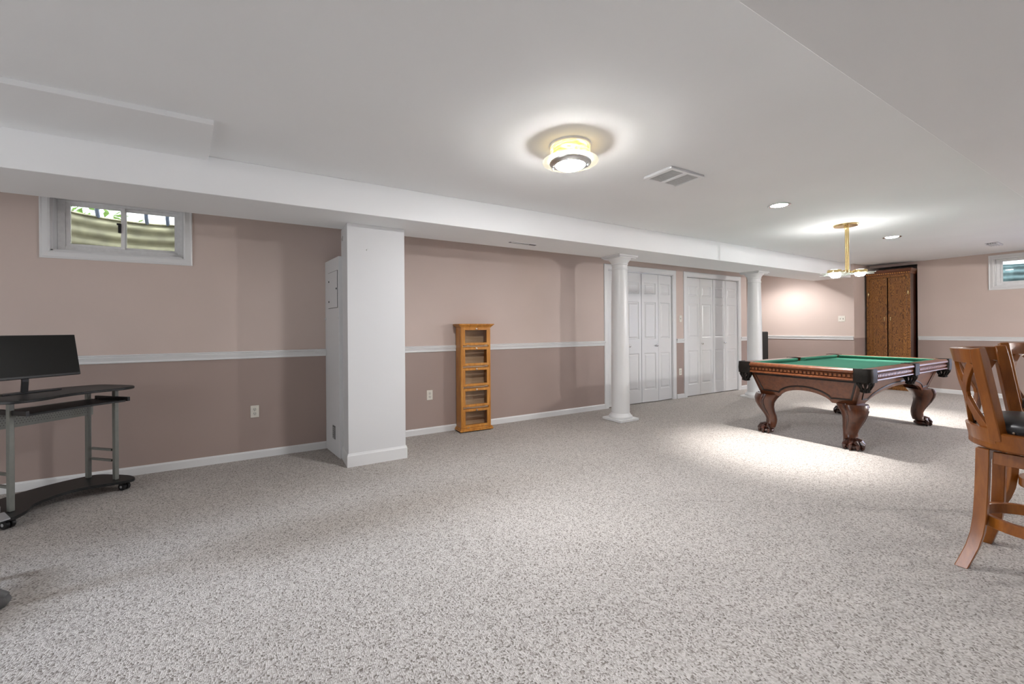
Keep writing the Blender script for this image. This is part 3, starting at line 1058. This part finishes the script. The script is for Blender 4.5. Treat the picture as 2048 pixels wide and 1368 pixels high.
def cushion(p, q, inn):
    L = math.hypot(q[0] - p[0], q[1] - p[1])
    tx, ty = (q[0] - p[0]) / L, (q[1] - p[1]) / L
    prof = [(RW - .004, .7725), (RW - .004, .8125), (RW + .012, .813), (RW + .046, .808), (RW + .048, .800), (RW + .036, .786), (RW + .03, .7725)]
    cut = .04
    rings = []
    for e, sgn in ((p, 1), (q, -1)):
        rings.append([(e[0] + inn[0] * d + sgn * tx * (d - RW) * cut / .048 * .9, e[1] + inn[1] * d + sgn * ty * (d - RW) * cut / .048 * .9, z) for d, z in prof])
    MB().loft(rings).build('cushion', 'felt_green', pt, smooth=True, ang=30)


cushion((-HL, -HW + .135), (-HL, HW - .135), (1, 0))
cushion((HL, -HW + .135), (HL, HW - .135), (-1, 0))
for sy in (-1, 1):
    cushion((-HL + .135, sy * HW), (-SP - .008, sy * HW), (0, -sy))
    cushion((SP + .008, sy * HW), (HL - .135, sy * HW), (0, -sy))


def pocket_corner(sx, sy):
    cx, cy = sx * (HL - .075), sy * (HW - .075)
    t = bpy.data.objects.new('corner_pocket', None)
    # leather casting wrapped round the corner: three-sided band
    pts_o, pts_i = [], []
    n = 14
    ro, ri = .085, .066
    base = math.atan2(sy, sx)
    path = [(sx * HL * 0 + (sx * (HL + .004)), sy * (HW - PK - .012))]
    outer = [(sx * (HL + .006), sy * (HW - PK - .012))]
    for i in range(n + 1):
        a = i / n * PI / 2
        outer.append((sx * (HL + .006 - .050 * (1 - math.cos(a))), sy * (HW + .006 - .050 * (1 - math.sin(a)))))
    outer.append((sx * (HL - PK - .012), sy * (HW + .006)))
    inner = [(x - sx * .014, y - sy * .014) for x, y in outer]
    m = MB()
    rings = []
    for (ox, oy), (ix, iy) in zip(outer, inner):
        rings.append([(ox, oy, .692), (ox + sx * .003, oy + sy * .003, .75), (ox, oy, .812), (ox - sx * .004, oy - sy * .004, .820), (ix, iy, .820), (ix, iy, .692)])
    m.loft(rings)
    o = m.build('corner_pocket', 'leather_pocket', pt, smooth=True, ang=40)
    # top flap
    m = MB()
    top = [(sx * HL, sy * (HW - PK - .012))] + [(x, y) for x, y in outer[1:-1]] + [(sx * (HL - PK - .012), sy * HW)]
    arc = []
    for i in range(n + 1):
        a = i / n
        ang = base + PI * .5 + PI * a if True else 0
        arc.append((cx + .052 * math.cos(ang), cy + .052 * math.sin(ang)))
    e0, e1 = top[-1], top[0]
    if (Vector(arc[0]) - Vector(e0)).length > (Vector(arc[-1]) - Vector(e0)).length:
        arc = arc[::-1]
    # crescent from outer edge to the pocket hole
    k = len(top)
    inn = []
    hole = []
    for i in range(k):
        f = i / (k - 1)
        j = min(n, int(round((1 - f) * n)))
        hole.append(arc[j])
    rings = [[(a[0], a[1], .818), (h[0], h[1], .812), (h[0], h[1], .800), (a[0], a[1], .806)] for a, h in zip(top, hole)]
    m.loft(rings)
    m.build('pocket_flap', 'leather_pocket', o, smooth=True, ang=40)
    # drop net
    net(o, cx + sx * .012, cy + sy * .012, .060, .700)
    return o


def net(parent, cx, cy, r, ztop):
    m = MB()
    for i in range(10):
        a = i * 2 * PI / 10
        da = 2 * PI / 20
        pts = []
        for (rr, z, tw) in ((r, ztop, 0), (r * .98, ztop - .03, .6), (r * .72, ztop - .062, 1), (r * .55, ztop - .080, .4), (r * .62, ztop - .100, 0)):
            pts.append((cx + rr * math.cos(a + tw * da), cy + rr * math.sin(a + tw * da), z))
        m.tube(pts, .0075, 6)
        pts = []
        for (rr, z, tw) in ((r, ztop, 0), (r * .98, ztop - .03, -.6), (r * .72, ztop - .062, -1), (r * .55, ztop - .080, -.4)):
            pts.append((cx + rr * math.cos(a + tw * da), cy + rr * math.sin(a + tw * da), z))
        m.tube(pts, .0075, 6)
    m.lathe([(r * .50, ztop - .072), (r * .56, ztop - .082), (r * .62, ztop - .104), (r * .1, ztop - .112), (.001, ztop - .110)], 16, c=(cx, cy, 0), cap=False)
    m.build('drop_net', 'leather_pocket', parent, smooth=True)


for sx in (-1, 1):
    for sy in (-1, 1):
        pocket_corner(sx, sy)
for sy in (-1, 1):
    m = MB()
    ys = sorted((sy * (HW + .006), sy * (HW - .010)))
    m.box(-SP - .008, SP + .008, ys[0], ys[1], .692, .816)
    ys = sorted((sy * (HW + .004), sy * (HW - .045)))
    m.box(-SP - .008, SP + .008, ys[0], ys[1], .810, .819)
    ys = sorted((sy * (HW - .02), sy * (HW - .115)))
    m.box(-SP - .006, -SP + .012, ys[0], ys[1], .806, .818).box(SP - .012, SP + .006, ys[0], ys[1], .806, .818)
    o = m.build('side_pocket', 'leather_pocket', pt, bevel=.003)
    net(o, 0, sy * (HW - .055), .055, .700)

# under-frame apron: four slanted sides with arched lower edge
BT, BB = .705, .442
ti, bi = .095, .175      # inset at the top and at the bottom


def apron(nm, half_t, half_b, off_t, off_b, mapf, arch):
    """panel with arched bottom; half lengths at top and bottom; offsets from the centre"""
    n = 28
    m = MB()
    flat = .20

    def edge(u):       # u -1..1 ; z of the lower edge
        s = abs(u)
        k = 1 - (half_b - flat) / half_b
        lim = 1 - flat / half_b
        if s > lim:
            return BB
        return BB + arch * (1 - (s / lim) ** 2) ** .75

    def P(u, z, d):    # point on the panel
        f = (BT - z) / (BT - BB)
        hl = half_t + (half_b - half_t) * f
        of = off_t + (off_b - off_t) * f
        return mapf(u * hl, of + d, z)
    us = sorted(set([-1 + 2 * i / n for i in range(n + 1)] + [-(1 - flat / half_b), (1 - flat / half_b)]))
    rings = []
    for u in us:
        zb = edge(u)
        rings.append([P(u, BT, 0), P(u, zb, 0), P(u, zb, -.026), P(u, BT, -.026)])
    m.loft(rings)
    o = m.build('apron', 'wood_mahogany', pt, smooth=True, ang=30)
    # dark inlaid bead following the outline
    lim = 1 - flat / half_b
    path = []
    top_z = BT - .028
    um = .91
    path += [(-um, top_z), (um, top_z), (um * .985, BB + .055), (lim + .03, BB + .05)]
    for i in range(21):
        u = lim * (1 - 2 * i / 20)
        path.append((u * .97, edge(u) + .045))
    path += [(-lim - .03, BB + .05), (-um * .985, BB + .055), (-um, top_z)]
    pts = [P(u, z, .001) for u, z in path]
    nrm = (Vector(P(0, BT, .01)) - Vector(P(0, BT, 0))).normalized()
    MB().sweep(pts, .015, .009, upv=tuple(nrm)).build('bead', 'bead_black', o)
    return o


for s in (-1, 1):
    apron('end', HW - ti, HW - bi, HL - ti, HL - bi, lambda a, d, z, s=s: (s * d, a, z), .095)
    apron('side', HL - ti, HL - bi, HW - ti, HW - bi, lambda a, d, z, s=s: (a, s * d, z), .135)
MB().box(-HL + .13, HL - .13, -HW + .13, HW - .13, .66, .70).build('slate_frame', 'wood_mahogany_dark', pt)


def claw_leg(sx, sy):
    """cabriole leg in the outward diagonal plane with ball-and-claw foot"""
    m = MB()
    dx, dy = sx * .7071, sy * .7071
    bx0, by0 = sx * (HL - .225), sy * (HW - .225)
    # (height, offset outward, half width along diagonal, half width across)
    S = [(.452, -.005, .118, .118), (.43, .008, .118, .118), (.395, .026, .108, .108), (.35, .034, .092, .094), (.30, .024, .078, .082), (.25, .000, .067, .072),
         (.20, -.024, .058, .063), (.155, -.036, .052, .056), (.115, -.032, .052, .056), (.085, -.016, .058, .062), (.065, .004, .068, .072)]
    rings = []
    for z, o, a, c in S:
        ring = []
        for i in range(24):
            t = 2 * PI * i / 24
            ct, st = math.cos(t), math.sin(t)
            e = .72
            u = a * math.copysign(abs(ct) ** e, ct)
            v = c * math.copysign(abs(st) ** e, st)
            g = 1 - .10 * math.exp(-((abs(abs(t - PI) - PI * .62)) / .22) ** 2) * min(1, max(0, (z - .12) / .2))
            ring.append((bx0 + dx * (o + u * g) - dy * v * g, by0 + dy * (o + u * g) + dx * v * g, z))
        rings.append(ring)
    m.loft(rings)
    leg = m.build('leg', 'wood_leg', pt, smooth=True, ang=50)
    # carved scroll ribs down the knee
    for q in (-1, 1):
        pts = []
        for z, o, a, c in S[0:8]:
            pts.append((bx0 + dx * (o + a * .55) - dy * q * c * .80, by0 + dy * (o + a * .55) + dx * q * c * .80, z))
        MB().tube(pts, [.016, .016, .015, .014, .012, .010, .007, .004], 8).build('carved_rib', 'wood_mahogany_dark', leg, smooth=True)
    # foot: ball and toes
    f = MB()
    fx, fy = bx0 + dx * .012, by0 + dy * .012
    f.ball((fx, fy, .034), .074, .074, .034, 18, 10)
    fo = f.build('ball_foot', 'wood_mahogany_dark', leg, smooth=True)
    for k in range(5):
        a = math.atan2(dy, dx) + (k - 2) * .72
        ca, sa = math.cos(a), math.sin(a)
        pts = [(fx - dx * .01 + ca * .030, fy - dy * .01 + sa * .030, .098), (fx + ca * .062, fy + sa * .062, .082), (fx + ca * .082, fy + sa * .082, .052), (fx + ca * .080, fy + sa * .080, .022), (fx + ca * .072, fy + sa * .072, .004)]
        MB().tube(pts, [.020, .022, .019, .016, .008], 8).build('claw', 'wood_mahogany_dark', leg, smooth=True)
    return leg


for sx in (-1, 1):
    for sy in (-1, 1):
        claw_leg(sx, sy)


# ------------------------------------------------------------------ bar stools
def make_stool(label, loc, rz):
    """swivel stool facing local +x; backrest round local -x"""
    t = thing('bar_stool', label, 'bar stool', loc, rz, 'wooden swivel bar stools')
    # legs at the corners
    for sx in (-1, 1):
        for sy in (-1, 1):
            pts, ups, tp = [], [], []
            for z, o in ((.605, .166), (.50, .168), (.38, .171), (.26, .176), (.18, .184), (.11, .198), (.05, .216), (.0, .232)):
                pts.append((sx * o * .98, sy * o * .98, z))
                ups.append((sx, sy, 0))
                tp.append(1.0)
            m = MB()
            rings = []
            h = .0235
            for (x, y, z) in pts:
                rings.append([(x - h, y - h, z), (x + h, y - h, z), (x + h, y + h, z), (x - h, y + h, z)])
            m.loft(rings)
            m.build('leg', 'wood_stool', t, bevel=.003, smooth=True, ang=40)
    # upper stretchers
    for sx in (-1, 1):
        MB().box(sx * .163 - .012, sx * .163 + .012, -.13, .13, .535, .595).build('stretcher', 'wood_stool', t, bevel=.002)
        MB().box(-.13, .13, sx * .163 - .012, sx * .163 + .012, .535, .595).build('stretcher', 'wood_stool', t, bevel=.002)
    # swivel plate
    MB().box(-.10, .10, -.10, .10, .596, .608).build('swivel_plate', 'plastic_black', t)
    # foot ring
    n = 48
    ring = MB()
    R = []
    for i in range(n):
        a = 2 * PI * i / n
        ca, sa = math.cos(a), math.sin(a)
        R.append([(r * ca, r * sa, z) for r, z in ((.190, .215), (.214, .215), (.214, .268), (.190, .268))])
    R.append(R[0])
    ring.loft(R, cap=False)
    ring.build('foot_ring', 'wood_stool', t, smooth=True, ang=40, bevel=.002)
    # seat apron ring (round, slightly egg shaped)
    R = []
    for i in range(n):
        a = 2 * PI * i / n
        ca, sa = math.cos(a), math.sin(a)
        R.append([(r * ca, r * sa, z) for r, z in ((.150, .612), (.236, .612), (.243, .620), (.243, .692), (.236, .698), (.150, .698))])
    R.append(R[0])
    MB().loft(R, cap=False).build('seat_ring', 'wood_stool', t, smooth=True, ang=40)
    # cushion
    c = MB().lathe([(.205, .696), (.212, .712), (.212, .728), (.200, .752), (.165, .768), (.10, .776), (.001, .778)], 48, cap=False).build('cushion', 'leather_black', t, smooth=True, ang=60)
    nm = None
    for i in range(34):
        a = 2 * PI * i / 34
        if nm is None:
            o = MB().ball((0, 0, 0), .0055, .0055, .0055, 8, 5).build('nail_head', 'brass_nail', c, smooth=True)
            nm = o.data
        else:
            o = bpy.data.objects.new('nail_head', nm)
            COL.objects.link(o)
            o.parent = c
        o.location = (.2125 * math.cos(a), .2125 * math.sin(a), .706)
    # backrest on a leaning barrel surface; theta measured from local -x
    def B(th, z, off=0.0):
        f = (z - .66) / .45
        lean = .060 * f
        r = .222 + .018 * f + off
        return Vector((-(r * math.cos(th)) - lean, r * math.sin(th), z))

    def Nn(th):
        return Vector((-math.cos(th), math.sin(th), 0))
    TH0 = math.radians(62)
    for s in (-1, 1):
        pts, ups = [], []
        for k in range(10):
            z = .655 + k * (1.108 - .655) / 9
            th = s * TH0
            pts.append(B(th, z))
            ups.append(tuple(Nn(th)))
        tp = [1.0] * 8 + [.97, .86]
        MB().sweep(pts, .048, .046, upv=ups, taper=tp).build('post', 'wood_stool', t, bevel=.004, smooth=True, ang=40)
    # crest rail
    R = []
    for k in range(25):
        th = -TH0 + 2 * TH0 * k / 24
        ztop = 1.100
        R.append([B(th, 1.030, -.011), B(th, 1.030, .011), B(th, ztop, .013), B(th, ztop + .004, 0), B(th, ztop, -.009)])
    MB().loft(R).build('crest_rail', 'wood_stool', t, smooth=True, ang=35)
    R = []
    for k in range(25):
        th = -TH0 + 2 * TH0 * k / 24
        R.append([B(th, .640, -.002), B(th, .640, .023), B(th, .712, .023), B(th, .716, .006), B(th, .712, -.002)])
    MB().loft(R).build('back_base', 'wood_stool', t, smooth=True, ang=35)
    # two crossed lattices made of curved slats
    for cs in (-1, 1):
        thc = cs * math.radians(29)
        for s in (-1, 1):
            pts, ups = [], []
            for k in range(15):
                f = k / 14
                z = .70 + f * (1.03 - .70)
                u = (f - .5) * 2
                d = math.radians(23) * math.copysign(abs(u) ** 1.25, u)
                th = thc + s * d
                pts.append(B(th, z))
                ups.append(tuple(Nn(th)))
            MB().sweep(pts, .037, .018, upv=ups).build('lattice_slat', 'wood_stool', t, bevel=.002, smooth=True, ang=40)
        MB().sweep([B(thc, z) for z in (.815, .84, .865, .89, .915)], .05, .0165, upv=tuple(Nn(thc)), taper=[.5, .9, 1.0, .9, .5]).build('lattice_web', 'wood_stool', t, bevel=.002, smooth=True)
    return t


st = make_stool('nearest wooden bar stool with black leather seat and lattice back', (3.25, .41, 0), -PI / 2)
dup(st, (4.12, .40, 0), math.radians(-127), 'farther wooden bar stool cut off by the right edge of the picture')

# ------------------------------------------------------------------ computer desk
dx0, dy0 = -1.2175, 4.068
dr = math.atan2(.714, .70)
dk = thing('computer_desk', 'black and grey rolling computer desk with curved top in left corner', 'desk', (dx0, dy0, 0), dr)


def outline(ctrl, n=8):
    """closed Catmull-Rom through control points"""
    out = []
    k = len(ctrl)
    for i in range(k):
        p0, p1, p2, p3 = (Vector((*ctrl[(i + j - 1) % k], 0)) for j in range(4))
        for q in range(n):
            f = q / n
            v = .5 * ((2 * p1) + (-p0 + p2) * f + (2 * p0 - 5 * p1 + 4 * p2 - p3) * f * f + (-p0 + 3 * p1 - 3 * p2 + p3) * f ** 3)
            out.append((v.x, v.y))
    return out


top = outline([(-.38, -.10), (-.33, -.185), (-.22, -.19), (-.08, -.135), (.08, -.125), (.24, -.165), (.335, -.13), (.365, -.03), (.365, .12), (.34, .26), (.20, .33), (0, .36), (-.20, .33), (-.36, .26), (-.40, .08)])
MB().prism(top, .782, .800).build('desk_top', 'laminate_black', dk, bevel=.003)
base = outline([(-.38, -.06), (-.34, -.14), (-.26, -.10), (-.16, .0), (0, .05), (.12, .02), (.25, -.10), (.33, -.13), (.375, -.03), (.365, .12), (.33, .26), (.20, .33), (0, .36), (-.20, .33), (-.36, .26), (-.40, .08)])
MB().prism(base, .068, .088).build('base_board', 'laminate_black', dk, bevel=.003)
LEG = [(-.283, -.012), (.283, -.012), (.262, .24), (-.283, .24)]
for x, y in LEG:
    MB().box(x - .013, x + .013, y - .016, y + .016, .088, .782).build('leg', 'desk_metal', dk, bevel=.003)
for s in (-1, 1):
    for z in (.235, .315):
        MB().box(s * .275 - .008, s * .275 + .008, .01, .22, z - .008, z + .008).build('rung', 'desk_metal', dk)
MB().box(-.285, .285, .225, .229, .575, .70).build('modesty_panel', 'desk_metal', dk)
m = MB()
for i in range(34):
    for j in range(6):
        x, z = -.262 + i * .0155 + (.0077 if j % 2 else 0), .60 + j * .0155
        m.add([(x - .0032, .2248, z), (x, .2248, z - .0032), (x + .0032, .2248, z), (x, .2248, z + .0032)], [(0, 1, 2, 3)])
pf = m.build('perforations', 'slot_dark', dk)
MB().prism([(-.27, -.14), (-.10, -.12), (.10, -.12), (.27, -.14), (.27, .17), (-.27, .17)], .690, .704).build('keyboard_tray', 'laminate_black', dk, bevel=.002)
for s in (-1, 1):
    MB().box(s * .277 - .008, s * .277 + .008, -.16, .18, .695, .725).build('tray_slide', 'plastic_black', dk)
for x, y in ((-.315, -.05), (.315, -.05), (.30, .26), (-.32, .26)):
    c = MB().lathe([(.026, -.011), (.029, -.008), (.029, .008), (.026, .011)], 20, axis='x', c=(-.014, 0, .029))
    c.lathe([(.026, -.011), (.029, -.008), (.029, .008), (.026, .011)], 20, axis='x', c=(.014, 0, .029))
    c.box(-.008, .008, -.010, .022, .028, .066)
    co = c.build('caster', 'plastic_black', dk, (x, y, 0), rz=-dr + .9, smooth=True)
    MB().lathe([(.010, -.0262), (.010, -.0252)], 14, axis='x', c=(0, 0, .029)).build('hub_cap', 'plastic_silver', co)
    MB().lathe([(.010, .0252), (.010, .0262)], 14, axis='x', c=(0, 0, .029)).build('hub_cap', 'plastic_silver', co)
MB().box(-.43, -.315, .01, .30, .09, .135).build('cpu_tray', 'plastic_silver', dk, bevel=.006)
MB().box(-.40, -.315, .04, .25, .33, .36).build('cpu_bracket', 'plastic_silver', dk, bevel=.006)
MB().prism([(-.42, -.17), (-.36, -.17), (-.315, -.02), (-.42, .02)], .09, .098).build('foot_plate', 'plastic_silver', dk)

# monitor standing on the desk
mo = thing('monitor', 'wide black flat monitor standing on the computer desk', 'monitor', (dx0 - .108 * .70 - .19 * .714, dy0 - .108 * .714 + .19 * .70, .8005), dr)
sc_ = MB()
tl = math.radians(12)


def tilt(x, y, z):
    return (x, y * math.cos(tl) + z * math.sin(tl), z * math.cos(tl) - y * math.sin(tl))


def tbox(x0, x1, y0, y1, z0, z1, o=(0, -.05, .105)):
    vs = []
    for z in (z0, z1):
        for y in (y0, y1):
            for x in (x0, x1):
                p = tilt(x, y, z)
                vs.append((p[0] + o[0], p[1] + o[1], p[2] + o[2]))
    return MB().add(vs, [(0, 2, 3, 1), (4, 5, 7, 6), (0, 1, 5, 4), (2, 6, 7, 3), (0, 4, 6, 2), (1, 3, 7, 5)])


tbox(-.27, .27, 0, .022, 0, .30).build('casing', 'plastic_black', mo, bevel=.002)
tbox(-.266, .266, -.001, .001, .016, .296).build('screen', 'screen_black', mo)
tbox(-.15, .15, .022, .045, .06, .24).build('back_bulge', 'plastic_black', mo, bevel=.008)
MB().sweep([(0, .02, .008), (0, .012, .08), (0, .015, .16)], .035, .014, upv=(0, 1, 0)).build('neck', 'plastic_black', mo, bevel=.002)
MB().prism([(-.12, -.012), (.18, -.012), (.18, .008), (.06, .03), (-.06, .03), (-.12, .008)], .0, .009).build('foot', 'plastic_black', mo, bevel=.002)

# office chair mostly left of the frame: one arm of its base shows
oc = thing('office_chair', 'dark grey swivel office chair base tip at the left edge of the carpet', 'chair', (-1.335, 2.745, 0))
for k in range(5):
    a = -.06 + k * 2 * PI / 5
    ca, sa = math.cos(a), math.sin(a)
    MB().tube([(0, 0, .115), (ca * .15, sa * .15, .10), (ca * .29, sa * .29, .07), (ca * .325, sa * .325, .045)], [.030, .027, .022, .018], 12).build('base_arm', 'plastic_grey', oc, smooth=True)
    MB().lathe([(.020, -.022), (.026, -.018), (.026, .018), (.020, .022)], 16, axis='y', c=(ca * .31, sa * .31, .027)).build('caster', 'plastic_grey', oc, smooth=True)
MB().lathe([(.028, .10), (.028, .42)], 16).build('gas_lift', 'plastic_black', oc, smooth=True)
MB().prism(outline([(-.22, -.2), (.18, -.2), (.22, 0), (.18, .2), (-.22, .2)]), .42, .50).build('seat', 'fabric_black', oc, bevel=.02)
MB().prism(outline([(-.27, -.19), (-.22, -.19), (-.2, 0), (-.22, .19), (-.27, .19)]), .56, 1.05).build('backrest', 'fabric_black', oc, bevel=.015)

# dark chair behind the far column
ch = thing('side_chair', 'dark high back chair half hidden behind the far round column', 'chair', (8.95, 5.01, 0), math.radians(180))
for x in (-.2, .2):
    for y in (-.2, .2):
        MB().box(x - .02, x + .02, y - .02, y + .02, 0, .43).build('leg', 'wood_mahogany_dark', ch)
MB().box(-.23, .23, -.23, .23, .43, .50).build('seat', 'fabric_black', ch, bevel=.02, smooth=True)
R = []
for k in range(9):
    z = .48 + k * .08
    bl = .004 * math.sin(k * 1.9)
    R.append([(-.23, .17 + bl, z), (.23 + bl, .17 + bl, z), (.23 + bl, .245, z), (-.23, .245, z)])
MB().loft(R).build('backrest', 'fabric_black', ch, bevel=.012, smooth=True)
